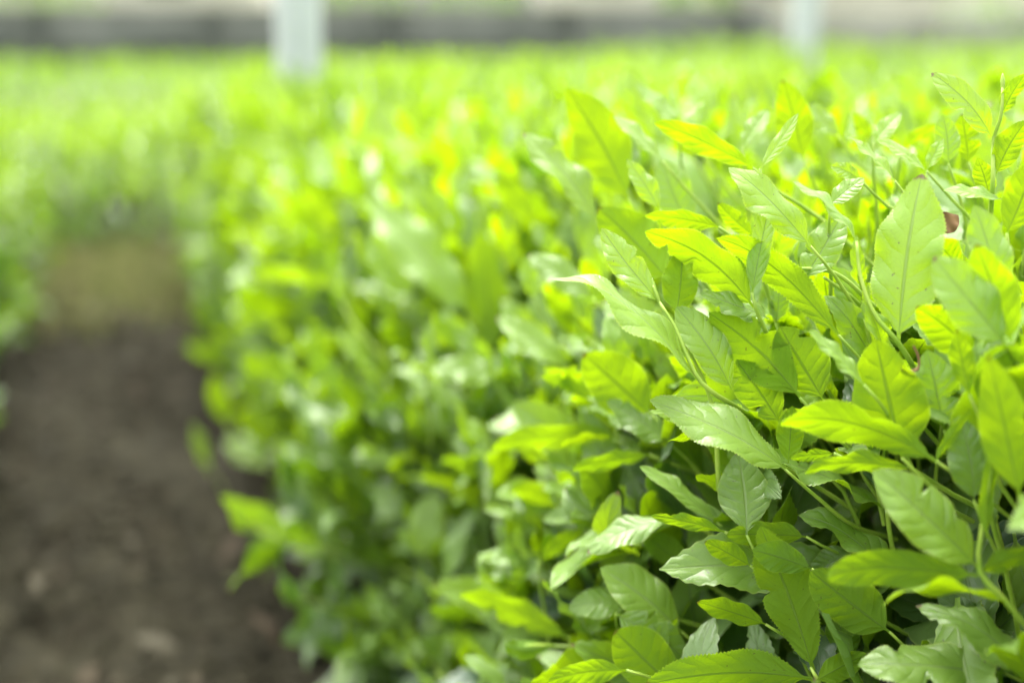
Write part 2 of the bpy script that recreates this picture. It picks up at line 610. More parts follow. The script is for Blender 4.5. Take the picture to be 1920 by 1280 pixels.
# ------------------------------------------------------------------ leaves the photograph shows one by one
# base px, base py, tip px, tip py, width/length, depth at base, change of depth to tip, roll (0 upper side to the camera,
# 180 underside), curl, age
HERO = [
    (1178, 372, 1060, 164, .46, .93, .03, 165, .2, .02), (1118, 415, 980, 250, .36, .93, .0, 42, .3, .25),
    (1174, 352, 1160, 222, .55, .98, .0, 10, .2, .62), (1242, 303, 1150, 218, .36, .90, .0, 58, .3, .15),
    (1275, 240, 1191, 157, .36, .98, .0, 48, .2, .2), (1273, 240, 1322, 190, .30, .96, .0, 60, .3, .1),
    (1300, 300, 1262, 218, .55, .98, .0, 170, .2, .05),
    (1412, 315, 1225, 231, .32, .84, .0, 128, .45, .05), (1238, 393, 1176, 299, .40, .86, .0, 8, .1, .0),
    (1252, 524, 1121, 389, .56, .86, .02, 172, .3, .12), (1348, 426, 1209, 405, .36, .83, .0, 124, .35, .05),
    (1414, 577, 1209, 434, .40, .795, .01, 150, .5, .05), (1572, 628, 1343, 446, .30, .775, .0, 132, .75, .06),
    (1238, 569, 1127, 428, .37, .79, .01, 14, .1, .0), (1268, 592, 1281, 458, .48, .80, .02, 172, .2, .05),
    (1308, 712, 1031, 522, .38, .785, .0, 60, .7, .14), (1410, 550, 1449, 362, .26, .79, .0, 18, .1, .04),
    (1412, 442, 1346, 381, .46, .84, .0, 165, .2, .02), (1520, 462, 1366, 314, .36, .78, .0, 38, .4, .04),
    (1425, 317, 1497, 212, .22, .80, .0, 28, .1, .0), (1292, 428, 1238, 300, .62, .92, .0, 12, .2, .3),
    (1392, 275, 1440, 207, .55, .90, .0, 30, .2, .25), (1442, 598, 1312, 549, .40, .80, .0, 42, .3, .3),
    (1455, 606, 1458, 518, .55, .84, .0, 18, .1, .4), (1372, 730, 1268, 575, .48, .80, .0, 24, .3, .2),
    (1500, 745, 1329, 586, .46, .785, .01, 168, .35, .14), (1462, 792, 1380, 674, .62, .80, .0, 170, .2, .22),
    (1476, 882, 1218, 750, .38, .775, .0, 40, .4, .22), (1346, 820, 1251, 828, .34, .79, .0, 112, .4, .12),
    (1478, 868, 1486, 761, .52, .775, .0, 172, .2, .10), (1400, 1003, 1383, 847, .60, .80, .02, 12, .1, .38),
    (1222, 778, 1094, 662, .70, .90, .0, 168, .25, .18), (1126, 748, 1012, 704, .34, .94, .0, 135, .3, .05),
    (1256, 832, 1137, 752, .48, .90, .0, 30, .2, .45), (1150, 812, 921, 840, .30, .95, .0, 128, .8, .1),
    (1150, 824, 1048, 837, .34, .93, .0, 105, .5, .1), (1218, 852, 1072, 882, .32, .90, .0, 128, .6, .12),
    (1345, 979, 1199, 874, .30, .85, .0, 52, .2, .35), (1359, 997, 1220, 967, .26, .81, .0, 118, .25, .0),
    (1256, 974, 1101, 1036, .40, .86, .0, 44, .55, .35), (1290, 1060, 1206, 1000, .60, .9, .0, 165, .2, .25),
    (1407, 1060, 1321, 1015, .48, .80, .0, 160, .25, .08), (1512, 1006, 1362, 1003, .46, .80, .0, 125, .45, .1),
    (1525, 1256, 1426, 986, .40, .785, .0, 166, .2, .16), (1522, 1066, 1410, 1030, .56, .775, .0, 170, .2, .42),
    (1436, 1170, 1307, 1128, .42, .80, .0, 148, .4, .12), (1600, 1034, 1517, 1082, .66, .81, .0, 14, .2, .5),
    (1668, 1184, 1520, 1070, .60, .755, .0, 168, .3, .28), (1592, 1236, 1566, 1145, .78, .80, .0, 172, .2, .5),
    (1524, 1273, 1206, 1284, .38, .765, .0, 122, .45, .12), (1530, 1275, 1625, 1225, .50, .76, .0, 165, .2, .15),
    (1886, 1262, 1608, 1245, .46, .70, .0, 38, .3, .25), (1834, 1078, 1551, 1084, .34, .63, .0, 120, .85, .1),
    (1886, 1128, 1652, 1140, .36, .62, .0, 105, .7, .15), (1836, 1072, 1975, 1036, .40, .63, .0, 140, .4, .1),
    (1832, 1062, 1636, 884, .42, .645, .0, 28, .4, .16), (1912, 932, 1853, 666, .38, .585, .0, 168, .2, .0),
    (1692, 862, 1642, 636, .66, .69, .0, 172, .15, .0), (1755, 864, 1462, 794, .36, .655, .0, 138, .85, .02),
    (1714, 880, 1508, 887, .26, .69, .0, 135, .65, .08), (1564, 850, 1483, 860, .40, .73, .0, 120, .4, .08),
    (1620, 722, 1517, 619, .30, .68, .0, 62, .2, .18), (1544, 750, 1462, 612, .68, .79, .0, 170, .25, .28),
    (1684, 640, 1729, 326, .48, .735, .0, 10, .15, .06), (1506, 300, 1467, 150, .50, .93, .0, 168, .15, .02),
    (1572, 256, 1518, 196, .50, .95, .0, 40, .2, .25), (1860, 258, 1746, 137, .36, .80, .0, 30, .45, .1),
    (1877, 217, 1925, 138, .40, .79, .0, 150, .2, .0), (1868, 326, 1925, 226, .46, .79, .0, 160, .2, .03),
    (1635, 262, 1602, 213, .55, .95, .0, 165, .2, .2), (1638, 268, 1690, 213, .50, .88, .0, 35, .3, .1),
    (1688, 280, 1758, 233, .42, .90, .0, 120, .4, .02), (1678, 340, 1588, 256, .36, .82, .0, 60, .35, .06),
    (1738, 322, 1645, 264, .36, .83, .0, 62, .3, .06), (1737, 310, 1768, 248, .42, .82, .0, 12, .1, .0),
    (1778, 308, 1768, 214, .52, .85, .0, 14, .1, .18), (1816, 306, 1803, 214, .60, .86, .0, 168, .15, .02),
    (1878, 374, 1768, 358, .42, .79, .0, 55, .4, .08), (1856, 370, 1832, 296, .62, .80, .0, 165, .2, .1),
    (1608, 455, 1485, 340, .30, .74, .0, 70, .4, .12), (1557, 383, 1620, 334, .52, .79, .0, 25, .2, .2),
    (1614, 338, 1557, 311, .50, .82, .0, 30, .3, .02), (1506, 524, 1580, 402, .56, .80, .0, 20, .25, .28),
    (1872, 575, 1827, 385, .50, .68, .0, 14, .2, .15), (1884, 645, 1750, 482, .52, .63, .0, 20, .3, .16),
    (1802, 508, 1745, 448, .75, .72, .0, 165, .3, .0), (1935, 625, 1868, 442, .50, .62, .0, 160, .3, .05),
    (1888, 438, 1940, 300, .56, .72, .0, 166, .2, .0), (1832, 672, 1718, 575, .62, .68, .0, 165, .3, .02),
    (1818, 740, 1794, 619, .40, .65, .0, 155, .2, .02), (1770, 806, 1738, 656, .58, .70, .0, 12, .2, .2),
    (1756, 862, 1822, 770, .26, .64, .0, 140, .6, .0), (1862, 815, 1848, 735, .34, .62, .0, 58, .2, .2),
    (1826, 938, 1798, 780, .54, .66, .0, 18, .2, .5), (1850, 1010, 1868, 830, .24, .615, .0, 120, .2, .05),
    # softer ones farther along the hedge
    (915, 665, 898, 430, .36, 1.28, .0, 160, .3, .2), (880, 590, 698, 386, .38, 1.28, .0, 40, .3, .25),
    (770, 560, 690, 452, .60, 1.32, .0, 20, .2, .25), (628, 535, 468, 515, .27, 1.42, .0, 130, .8, .05),
    (1062, 692, 930, 595, .38, 1.05, .0, 35, .3, .25), (800, 690, 930, 706, .42, 1.15, .0, 25, .6, .3),
    (425, 792, 396, 703, .50, 2.0, .0, 170, .1, .1), (512, 838, 446, 765, .45, 1.95, .0, 165, .1, .12),
    (515, 862, 418, 828, .55, 1.95, .0, 25, .2, .25), (392, 880, 360, 795, .35, 1.97, .0, 30, .1, .2),
    (818, 918, 785, 1042, .58, 1.12, .0, 20, .2, .1), (835, 1112, 900, 950, .30, 1.08, .0, 58, .5, .3),
    (742, 1062, 640, 1018, .34, 1.28, .0, 150, .2, .05), (1065, 1196, 860, 1114, .34, .97, .0, 140, .5, .08),
    (1182, 1132, 1066, 1142, .55, .90, .0, 30, .5, .3), (1278, 1184, 1125, 1064, .54, .88, .0, 26, .3, .3),
    (1155, 1150, 1288, 1236, .56, .86, .0, 15, .2, .35), (1272, 1294, 1152, 1182, .72, .845, .0, 168, .2, .15),
    (1175, 1256, 1026, 1278, .40, .83, .0, 130, .6, .05), (1300, 1250, 1442, 1168, .62, .90, .0, 160, .2, .8),
    (1542, 962, 1478, 930, .72, .88, .0, 12, .2, .95), (1440, 972, 1400, 920, .7, .92, .0, 12, .2, 1.0),
    (1850, 1180, 1756, 1116, .55, .77, .0, 15, .2, .8), (1870, 1170, 1925, 1225, .55, .76, .0, 20, .2, .75),
    (1000, 560, 985, 480, .5, 1.06, .0, 30, .2, .2), (1110, 560, 990, 478, .42, .98, .0, 35, .3, .4),
    (560, 780, 610, 870, .4, 1.55, .0, 40, .2, .3), (700, 700, 630, 620, .45, 1.4, .0, 40, .2, .1),
    (640, 430, 560, 350, .4, 1.7, .0, 160, .2, .05), (980, 330, 905, 300, .4, 1.2, .0, 160, .3, .02),
    (1000, 420, 930, 330, .45, 1.2, .0, 165, .3, .05), (760, 1170, 690, 1120, .5, 1.2, .0, 35, .2, .35),
    (950, 1290, 870, 1230, .5, .98, .0, 45, .4, .4), (1010, 1050, 1100, 990, .4, .98, .0, 140, .4, .1),
]
# stems that show: pixel polylines from the tip downwards (px, py, depth)
STEMS = [
    [(1236, 566, .79), (1265, 612, .787), (1285, 660, .785), (1308, 708, .785), (1340, 738, .79), (1380, 762, .81), (1440, 800, .86)],
    [(1410, 548, .79), (1418, 580, .79), (1436, 622, .80), (1470, 680, .83)],
    [(1880, 160, .79), (1877, 217, .79), (1863, 262, .795), (1862, 330, .79), (1858, 395, .80), (1850, 470, .83)],
    [(1606, 452, .745), (1614, 520, .74), (1640, 590, .735), (1684, 642, .735), (1720, 700, .76)],
    [(1690, 858, .69), (1716, 884, .69), (1760, 930, .70), (1810, 1010, .72)],
    [(1862, 806, .62), (1858, 870, .618), (1846, 960, .62), (1836, 1066, .63), (1886, 1126, .63), (1960, 1220, .66)],
    [(1520, 1250, .785), (1532, 1272, .78), (1560, 1320, .79)],
    [(1440, 505, .80), (1560, 510, .80), (1640, 575, .81)],
    [(1545, 520, .80), (1600, 560, .81), (1660, 620, .83)],
    [(1472, 880, .775), (1530, 930, .79), (1600, 985, .81), (1680, 1010, .84)],
    [(610, 476, 1.42), (628, 535, 1.42), (665, 610, 1.40), (740, 690, 1.38), (800, 760, 1.40)],
    [(425, 790, 2.0), (450, 850, 1.98), (520, 880, 1.95), (600, 880, 2.0)],
    [(742, 1062, 1.36), (835, 1112, 1.23), (860, 1160, 1.21), (905, 1215, 1.20), (960, 1280, 1.18)],
]


def hero_shoots():
    shoots = [Shoot(np.array([P(q[0], q[1], q[2] if q[2] > .79 else .79 - (.79 - q[2]) * .6) for q in st][::-1]), [], None, 0.0016) for i, st in enumerate(STEMS)]
    for s in shoots:
        s.stem = smooth_line(s.stem, 14)
    loose = []
    for i, h in enumerate(HERO):
        bx, by, tx, ty, wr, d, dd, phi, curl, age = h
        if d < 0.79:
            d = 0.79 - (0.79 - d) * 0.6
        elif by > 850 and bx < 900:
            d *= 1.13
        b, t = P(bx, by, d), P(tx, ty, d + dd)
        A = t - b
        L = np.linalg.norm(A)
        A = A / L
        Vw = unit(C0 - b)
        Nv = unit(Vw - np.dot(Vw, A) * A)
        Up = np.cross(A, Nv)
        if Up[2] < 0:
            Up = -Up
        if phi == 150:
            age += .18
        if 115 <= phi <= 140:
            phi, wr, age = 152, wr * 0.80, age + .16
        ph = R(phi + rng.normal(0, 4))
        N = math.cos(ph) * Nv + math.sin(ph) * Up
        wide = wr * (0.93 if phi > 160 or phi < 25 else 1.02)
        own = leaf_shape(min(wide, .75), curl, rng.uniform(0.10, 0.34), rng.uniform(0.02, 0.05), rng.uniform(-0.25, 0.25),
                         88, 6, 42, 500 + i, rng.uniform(.72, .86), rng.uniform(-.03, .03))
        lf = Leaf(b, A, N, L, age, None, int(rng.integers(NVAR)), own)
        best, bd = None, 1e9
        for s in shoots:
            dmin = np.linalg.norm(s.stem - b, axis=1).min()
            if dmin < bd:
                best, bd = s, dmin
        if bd < 0.010:
            best.leaves.append(lf)
        else:
            loose.append(lf)
    # the rest get a stem of their own that runs back into the bush; neighbours share one
    while loose:
        lf = loose.pop(0)
        mates = [lf] + [q for q in loose if np.linalg.norm(q.p - lf.p) < 0.014]
        loose = [q for q in loose if q not in mates]
        c = lf.p
        inward = unit(np.array([0.55, 0.25, -0.6]) - 0.5 * lf.fr[:, 1] * np.array([1, 1, 1]))
        pts = [c + inward * 0.11 + rng.normal(0, .006, 3), c + inward * 0.06 + rng.normal(0, .004, 3), c + inward * 0.025, c]
        st = smooth_line(pts, 7)
        for q in mates[1:]:
            q.p = c + (q.p - c) * 0.25
        shoots.append(Shoot(st, mates, None, 0.0015))
    s = shoots[2]
    s.bud = (P(1880, 168, .79), unit(P(1880, 140, .79) - P(1880, 168, .79)), 0.009)
    shoots[0].bud = (P(1236, 566, .79), unit(P(1228, 545, .79) - P(1236, 566, .79)), 0.010)
    return shoots


# ------------------------------------------------------------------ hedges
GW, GH, CELL = 240, 160, 8


def splat(buf, V):
    x, y, d = project(V)
    ix, iy = (x / CELL).astype(int), (y / CELL).astype(int)
    k = (ix >= 0) & (ix < GW) & (iy >= 0) & (iy < GH) & (d > 0.05)
    np.minimum.at(buf, (iy[k], ix[k]), d[k])


def dense(V, F):
    return np.vstack([V, V[F].mean(1)])


class Profile:
    def __init__(s, pts):
        s.p = np.asarray(pts, float)
        seg = np.linalg.norm(np.diff(s.p, axis=0), axis=1)
        s.c = np.concatenate([[0], np.cumsum(seg)])
        s.len = s.c[-1]

    def at(s, t):
        x = np.interp(t, s.c, s.p[:, 0])
        z = np.interp(t, s.c, s.p[:, 1])
        e = 0.03
        x1, x0 = np.interp([min(t + e, s.len), max(t - e, 0)], s.c, s.p[:, 0])
        z1, z0 = np.interp([min(t + e, s.len), max(t - e, 0)], s.c, s.p[:, 1])
        tx, tz = x1 - x0, z1 - z0
        n = unit([-tz, 0, tx])
        return x, z, n


def lump(x, y, k):
    return math.sin(x * 7.1 + k) * math.sin(y * 5.3 + 2 * k) + 0.6 * math.sin(y * 11.7 + x * 3 + k * 3)


def grow(prof, y0, y1, xf=None, shift=None, age_add=0.0, spacing=0.045, near=None, k=0, keep=lambda t, y: 1.0, mature=True, size=1.0, inside=1100, cap=0):
    """shoots all over the surface of a hedge that runs from y0 to y1 along `xf` (maps profile x,y to world)"""
    shoots, inner = [], []
    n = int(prof.len * (y1 - y0) / spacing ** 2)
    for _ in range(n):
        t, y = rng.uniform(0, prof.len), rng.uniform(y0, y1)
        if rng.random() > keep(t, y):
            continue
        x, z, nn = prof.at(t)
        if z < 0.03:
            continue
        h = z / prof.p[:, 1].max()
        off = 0.018 * lump(x * 1.7, y, k) - 0.045 + rng.normal(0, 0.012)
        p = np.array([x + (shift(x, y) if shift else 0), y, z]) + nn * off
        up = max(0.0, nn[2])
        d = unit(nn * (0.8 - 0.3 * up) + np.array([-0.22, -0.05, 0.8]) + rng.normal(0, 0.22, 3))
        age = 0.05 + 0.42 * max(0, 1 - h * 1.25) + abs(rng.normal(0, 0.09))
        if rng.random() < 0.10:
            age += 0.4
        age += age_add
        shoots.append(make_shoot(p, d, size * rng.uniform(0.75, 1.12) * (1.25 if rng.random() < .06 else 1), min(age, .9), int(rng.integers(3, 6))))
        if cap and max((l.p + l.fr[:, 1] * l.L)[2] for l in shoots[-1].leaves) > cap:
            shoots.pop()
    if mature:
        m = int(prof.len * (y1 - y0) * inside)
        for _ in range(m):
            t, y = rng.uniform(0, prof.len), rng.uniform(y0, y1)
            if rng.random() > keep(t, y):
                continue
            x, z, nn = prof.at(t)
            dep = rng.uniform(0.035, 0.14)
            p = np.array([x + (shift(x, y) if shift else 0), y, z]) - nn * dep
            if p[2] < 0.02:
                continue
            N = unit(nn + np.array([0, 0, 0.5]) + rng.normal(0, 0.5, 3))
            A = rng.normal(0, 1, 3) + np.array([0, 0, -0.2])
            inner.append(Leaf(p, A, N, rng.uniform(0.05, 0.085) * size, min(1, rng.uniform(0.2, 1.0))))
    if xf is not None:
        for s in shoots:
            s.stem = np.array([xf[0] + xf[1] @ q for q in s.stem])
            for l in s.leaves:
                l.p = xf[0] + xf[1] @ l.p
                l.fr = xf[1] @ l.fr
            s.bud = None
        for l in inner:
            l.p = xf[0] + xf[1] @ l.p
            l.fr = xf[1] @ l.fr
    return shoots, inner


def inner_branches(prof, y0, y1, step, k=0):
    """woody frame of the bush: trunks that fork up towards the surface"""
    xs = prof.p[:, 0]
    cx = 0.5 * (xs.min() + xs.max())
    hw = 0.5 * (xs.max() - xs.min())
    parts = []
    y = y0 + step * 0.4
    while y < y1:
        base = np.array([cx + rng.uniform(-.15, .15), y, 0.0])
        for _ in range(9):
            t = rng.uniform(0.08, 0.92) * prof.len
            x, z, nn = prof.at(t)
            end = np.array([x, y + rng.uniform(-.3, .3), z]) - nn * rng.uniform(.10, .15)
            m1 = base + (end - base) * 0.35 + np.array([0, 0, 0.03]) + rng.normal(0, .02, 3)
            m2 = base + (end - base) * 0.7 + np.array([0, 0, 0.04]) + rng.normal(0, .02, 3)
            parts.append((smooth_line([base, m1, m2, end], 9), np.linspace(0.009, 0.002, 9)))
            for _ in range(3):
                e2 = end + nn * rng.uniform(-.03, .03) + rng.normal(0, .03, 3)
                q = m2 + (end - m2) * rng.uniform(0, .8)
                if e2[2] > 0.05:
                    parts.append((smooth_line([q, (q + e2) / 2 + rng.normal(0, .01, 3), e2], 6), np.linspace(0.003, 0.0012, 6)))
        y += step
    return parts


def emit_hedge(root, shoots, inner, hero=(), n_parts=0, near_y=1.9, branches=()):
    """hero shoots and the largest visible shoots become parts (shoot > leaf, bud); everything else one foliage mass"""
    # depth of the hand-placed leaves keeps other leaves from growing in front of them
    hb = np.full((GH, GW), 9.0)
    for s in hero:
        for l in s.leaves:
            V, F, _ = l.own
            splat(hb, l.verts(dense(V, F)))
    if len(hero):
        keep = []
        for s in shoots:
            ok = True
            for l in s.leaves:
                V = l.verts(VAR_LOW[l.var][0])
                x, y, d = project(V)
                if d.min() < 0.60 and (x.max() > -100 and x.min() < 2020 and y.max() > -100 and y.min() < 1380):
                    ok = False
                    break
                ix, iy = (x / CELL).astype(int), (y / CELL).astype(int)
                kk = (ix >= 0) & (ix < GW) & (iy >= 0) & (iy < GH) & (d > 0)
                if kk.any() and (hb[iy[kk], ix[kk]] > d[kk] - 0.004).sum() - (hb[iy[kk], ix[kk]] > 8).sum() > 3:
                    ok = False
                    break
            if ok:
                keep.append(s)
        shoots = keep
        inner = [l for l in inner if project(l.p)[2] > 0.68]
    chosen = set()
    if n_parts:
        buf = hb.copy()
        proj = []
        for s in shoots:
            for l in s.leaves:
                V, F, _ = VAR_LOW[l.var]
                Q = l.verts(dense(V, F))
                splat(buf, Q)
                proj.append((s, l, Q))
        score = {}
        for s, l, Q in proj:
            x, y, d = project(Q)
            ix, iy = (x / CELL).astype(int), (y / CELL).astype(int)
            kk = (ix >= 0) & (ix < GW) & (iy >= 0) & (iy < GH) & (d > 0.1)
            if kk.sum() < 4:
                continue
            vis = (d[kk] < buf[iy[kk], ix[kk]] + 0.012).sum() / len(Q)
            area = (l.L * FPX / max(d.mean(), .2)) ** 2
            score[id(s)] = score.get(id(s), 0) + vis * area
        budget = n_parts - sum(len(s.leaves) for s in hero)
        for s in sorted(shoots, key=lambda q: -score.get(id(q), 0)):
            if score.get(id(s), 0) <= 0 or budget < len(s.leaves):
                break
            chosen.add(id(s))
            budget -= len(s.leaves)
    for s in list(hero) + [q for q in shoots if id(q) in chosen]:
        V, F = stem_geom(s, 8)
        o = mesh_obj('shoot', build_mesh('shoot', V, F), root, M_STEM)
        for l in s.leaves:
            leaf_object(l, o)
        if s.bud is not None:
            V, F = bud_geom(*s.bud)
            mesh_obj('bud', build_mesh('bud', V, F), o, M_STEM)
    rest = [q for q in shoots if id(q) not in chosen]
    nearL, farL, stems = [], [], []
    for s in rest:
        x, y, d = project(s.stem[-1])
        nr = bool(n_parts and near_y and .3 < d < 1.4 and -150 < x < 2070 and -150 < y < 1430)
        (nearL if nr else farL).extend(s.leaves)
        stems.append(stem_geom(s, 5) if nr else tube(s.stem[::2], np.linspace(s.r0, s.r0 * .6, len(s.stem[::2])), 3))
        if s.bud is not None and nr:
            stems.append(bud_geom(*s.bud))
    for l in inner:
        x, y, d = project(l.p)
        (nearL if (n_parts and near_y and .3 < d < 1.05 and 700 < x < 2000 and -50 < y < 1350) else farL).append(l)
    print('LEAVES', len(nearL), len(farL))
    vs = []
    me = None
    arr = []
    for Ls, var in ((nearL, VAR_MID), (farL, VAR_LOW if len(hero) else VAR_FAR)):
        for l in Ls:
            arr.append((l, var))
    Vs, Fs, UVs, ag, ti = [], [], [], [], []
    off = 0
    for l, var in arr:
        V, F, UV = var[l.var]
        Vs.append(l.verts(V)); Fs.append(F + off); UVs.append(UV)
        ag.append(np.full(len(V), l.age)); ti.append(np.full(len(V), l.tint))
        off += len(V)
    if Vs:
        me = build_mesh('foliage', np.vstack(Vs), np.vstack(Fs), np.vstack(UVs), {'age': np.concatenate(ag), 'tint': np.concatenate(ti)})
        tag(mesh_obj('foliage', me, root, M_LEAF), kind='stuff')
    if stems:
        V, F = merge(stems)
        tag(mesh_obj('stems', build_mesh('stems', V, F), root, M_STEM), kind='stuff')
    if branches:
        V, F = merge([tube(p, r, 5) for p, r in branches])
        tag(mesh_obj('branches', build_mesh('branches', V, F), root, M_TWIG), kind='stuff')
    return len(arr), len(chosen)


def bank(x_in, x_out, side_z, crest, soft=1.0):
    """cross-section of a clipped tea hedge, arc-topped"""
    s = 1 if x_out > x_in else -1
    wd = abs(x_out - x_in)
    q = [(0, 0.02), (-.02, side_z * .45), (-.01, side_z * .85), (.03, side_z + (crest - side_z) * .35), (.10, side_z + (crest - side_z) * .62),
         (.22, side_z + (crest - side_z) * .82), (.42, side_z + (crest - side_z) * .95), (wd / 2, crest)]
    full = q + [(wd - a, b) for a, b in q[-2::-1]]
    q = [(min(a * soft, wd / 2 - .001 * (8 - i)), b) for i, (a, b) in enumerate(q[:-1])] + [q[-1]]
    full = q + [(wd - a, b) for a, b in q[-2::-1]]
    pts = [(x_in + s * a, b) for a, b in full]
    return Profile(pts if s > 0 else pts[::-1])


# ------------------------------------------------------------------ ground
def ground():
    xs = np.concatenate([np.linspace(-1.2, 1.2, 97)])
    ys = np.linspace(-0.6, 7.0, 260)
    X, Y = np.meshgrid(xs, ys)
    Z = 0.012 * np.sin(X * 9 + 1) * np.sin(Y * 6) + 0.008 * np.sin(X * 23 + Y * 11) + rng.normal(0, 0.0035, X.shape)
    fade = np.clip((1.2 - np.abs(X)) * 4, 0, 1) * np.clip((Y + .6) * 4, 0, 1) * np.clip((7 - Y) * 2, 0, 1)
    Z = Z * fade + 0.012
    V = np.stack([X, Y, Z], -1).reshape(-1, 3)
    n, m = X.shape
    idx = np.arange(n * m).reshape(n, m)
    F = np.stack([idx[:-1, :-1], idx[:-1, 1:], idx[1:, 1:], idx[1:, :-1]], -1).reshape(-1, 4)
    o = mesh_obj('path', build_mesh('path', V, F), None, M_SOIL)
    tag(o, 'brown bare soil path strewn with dry litter between the tea hedges', kind='structure')
    S = 300
    V = np.array([[-S, -S, -.01], [S, -S, -.01], [S, S, -.01], [-S, S, -.01]])
    M_G = simple_mat('field_ground', (0.10, 0.12, 0.05), (0.17, 0.16, 0.09), 3, 0.95, 0.4, 0.02)
    o = mesh_obj('ground', build_mesh('ground', V, np.array([[0, 1, 2, 3]])), None, M_G)
    tag(o, 'flat ground under the tea field', kind='structure')


def litter():
    Vs, Fs, ti = [], [], []
    off = 0
    for _ in range(6500):
        x, y = rng.uniform(-.42, .42), rng.uniform(0.3, 5.2) ** 1.0
        z = 0.018 + rng.uniform(0, .012)
        if rng.random() < 0.92:     # straw and twig bits
            L = rng.uniform(.02, .09)
            a = rng.uniform(0, 6.28)
            d = np.array([math.cos(a), math.sin(a), rng.normal(0, .12)])
            w = rng.uniform(.0008, .0022)
            sd = np.array([-math.sin(a), math.cos(a), 0]) * w
            p = np.array([x, y, z])
            up = np.array([0, 0, w * 1.3])
            V = np.array([p - sd, p + sd, p + d * L + sd * .6, p + d * L - sd * .6, p + up, p + d * L + up * .6])
            F = np.array([[0, 1, 2, 3], [0, 4, 5, 3], [1, 4, 5, 2]])
        else:
            V, F, _ = VAR_LOW[int(rng.integers(NVAR))]
            N = unit(np.array([0, 0, 1]) + rng.normal(0, .35, 3))
            V = np.array([x, y, z + .004]) + (V * rng.uniform(.012, .038)) @ frame(rng.normal(0, 1, 3) * np.array([1, 1, .2]), N).T
            V[:, 2] = np.maximum(V[:, 2], 0.008)
        Vs.append(V); Fs.append(F + off); ti.append(np.full(len(V), rng.random()))
        off += len(V)
    for _ in range(90):
        V, F, _u = VAR_LOW[int(rng.integers(NVAR))]
        N = unit(np.array([0, 0, 1]) + rng.normal(0, .3, 3))
        V = np.array([rng.uniform(-.35, .35), rng.uniform(1.0, 4.8), .034]) + (V * rng.uniform(.045, .075)) @ frame(rng.normal(0, 1, 3) * np.array([1, 1, .2]), N).T
        V[:, 2] = np.maximum(V[:, 2], 0.016)
        Vs.append(V); Fs.append(F + off); ti.append(np.full(len(V), rng.choice([.5, .75, .95]) + rng.uniform(-.05, .05)))
        off += len(V)
    o = mesh_obj('leaf_litter', build_mesh('leaf_litter', np.vstack(Vs), np.vstack(Fs), None, {'tint': np.concatenate(ti)}, False), None, M_LITTER)
    tag(o, 'dry brown leaves and straw scattered over the soil path', 'litter', kind='stuff')


def grass():
    Vs, Fs, ti = [], [], []
    off = 0
    def blade(x, y, h, t):
        nonlocal off
        a = rng.uniform(0, 6.28)
        s = np.array([math.cos(a), math.sin(a), 0]) * rng.uniform(.0015, .003)
        ln = np.array([rng.normal(0, .35), rng.normal(0, .35), 0]) * h
        p = np.array([x, y, 0.005])
        m = p + ln * .35 + np.array([0, 0, h * .6])
        q = p + ln + np.array([0, 0, h])
        Vs.append(np.array([p - s, p + s, m + s * .8, m - s * .8, q + s * .2, q - s * .2]))
        Fs.append(np.array([[0, 1, 2, 3], [3, 2, 4, 5]]) + off)
        ti.append(np.full(6, t))
        off += 6
    for _ in range(16000):
        y = rng.uniform(2.6, 5.0)
        x = rng.uniform(-.45, .45)
        if rng.random() > (y - 3.35) / 0.75:
            continue
        blade(x, y, rng.uniform(.02, .07), rng.random())
    for _ in range(12000):
        blade(rng.uniform(-6, 14), rng.uniform(10.5, 17), rng.uniform(.06, .16), rng.random() * .6)
    o = mesh_obj('grass', build_mesh('grass', np.vstack(Vs), np.vstack(Fs), None, {'tint': np.concatenate(ti)}, False), None, M_GRASS)
    tag(o, 'short dry grass at the far end of the path and behind the field', 'grass', kind='stuff')


# ------------------------------------------------------------------ background
def box_geom(x0, x1, y0, y1, z0, z1):
    V = np.array([[x, y, z] for z in (z0, z1) for y in (y0, y1) for x in (x0, x1)])
    F = np.array([[0, 2, 3, 1], [4, 5, 7, 6], [0, 1, 5, 4], [2, 6, 7, 3], [0, 4, 6, 2], [1, 3, 7, 5]])
    return V, F


def facing(px, d):
    """point on the ground in the direction of photo column px, d metres away along the view"""
    a = R(YAW) + math.atan((px - 960) / FPX / math.cos(R(PITCH)))
    dist = d / math.cos(a - R(YAW))
    return np.array([math.sin(a) * dist, math.cos(a) * dist])


def add_box(name, parent, mat, x0, x1, y0, y1, z0, z1, bev=0.0):
    V, F = box_geom(x0, x1, y0, y1, z0, z1)
    me = build_mesh(name, V, F, smooth=False)
    if bev:
        bm = bmesh.new()
        bm.from_mesh(me)
        bmesh.ops.bevel(bm, geom=list(bm.edges), offset=bev, segments=2, affect='EDGES')
        bm.to_mesh(me)
        bm.free()
    return mesh_obj(name, me, parent, mat)


def post(px, d, width, label, top=2.6):
    c = facing(px, d)
    root = empty('white_post', (c[0], c[1], 0))
    tag(root, label, 'post', 'white posts standing in the tea field')
    r = width / 2
    zs = [0, .02, top - .01, top]
    V, F = tube([(0, 0, z) for z in zs], [r, r, r, r * .97], 28)
    mesh_obj('pole', build_mesh('pole', V, F), root, M_WHITE)
    V, F = tube([(0, 0, 0), (0, 0, .05), (0, 0, .06)], [r * 1.9, r * 1.9, r * 1.6], 24)
    mesh_obj('footing', build_mesh('footing', V, F), root, M_CONC)
    V, F = tube([(0, 0, top - .002), (0, 0, top + .02), (0, 0, top + .03)], [r * 1.12, r * 1.12, r * .6], 24)
    mesh_obj('cap', build_mesh('cap', V, F), root, M_WHITE)
    return root


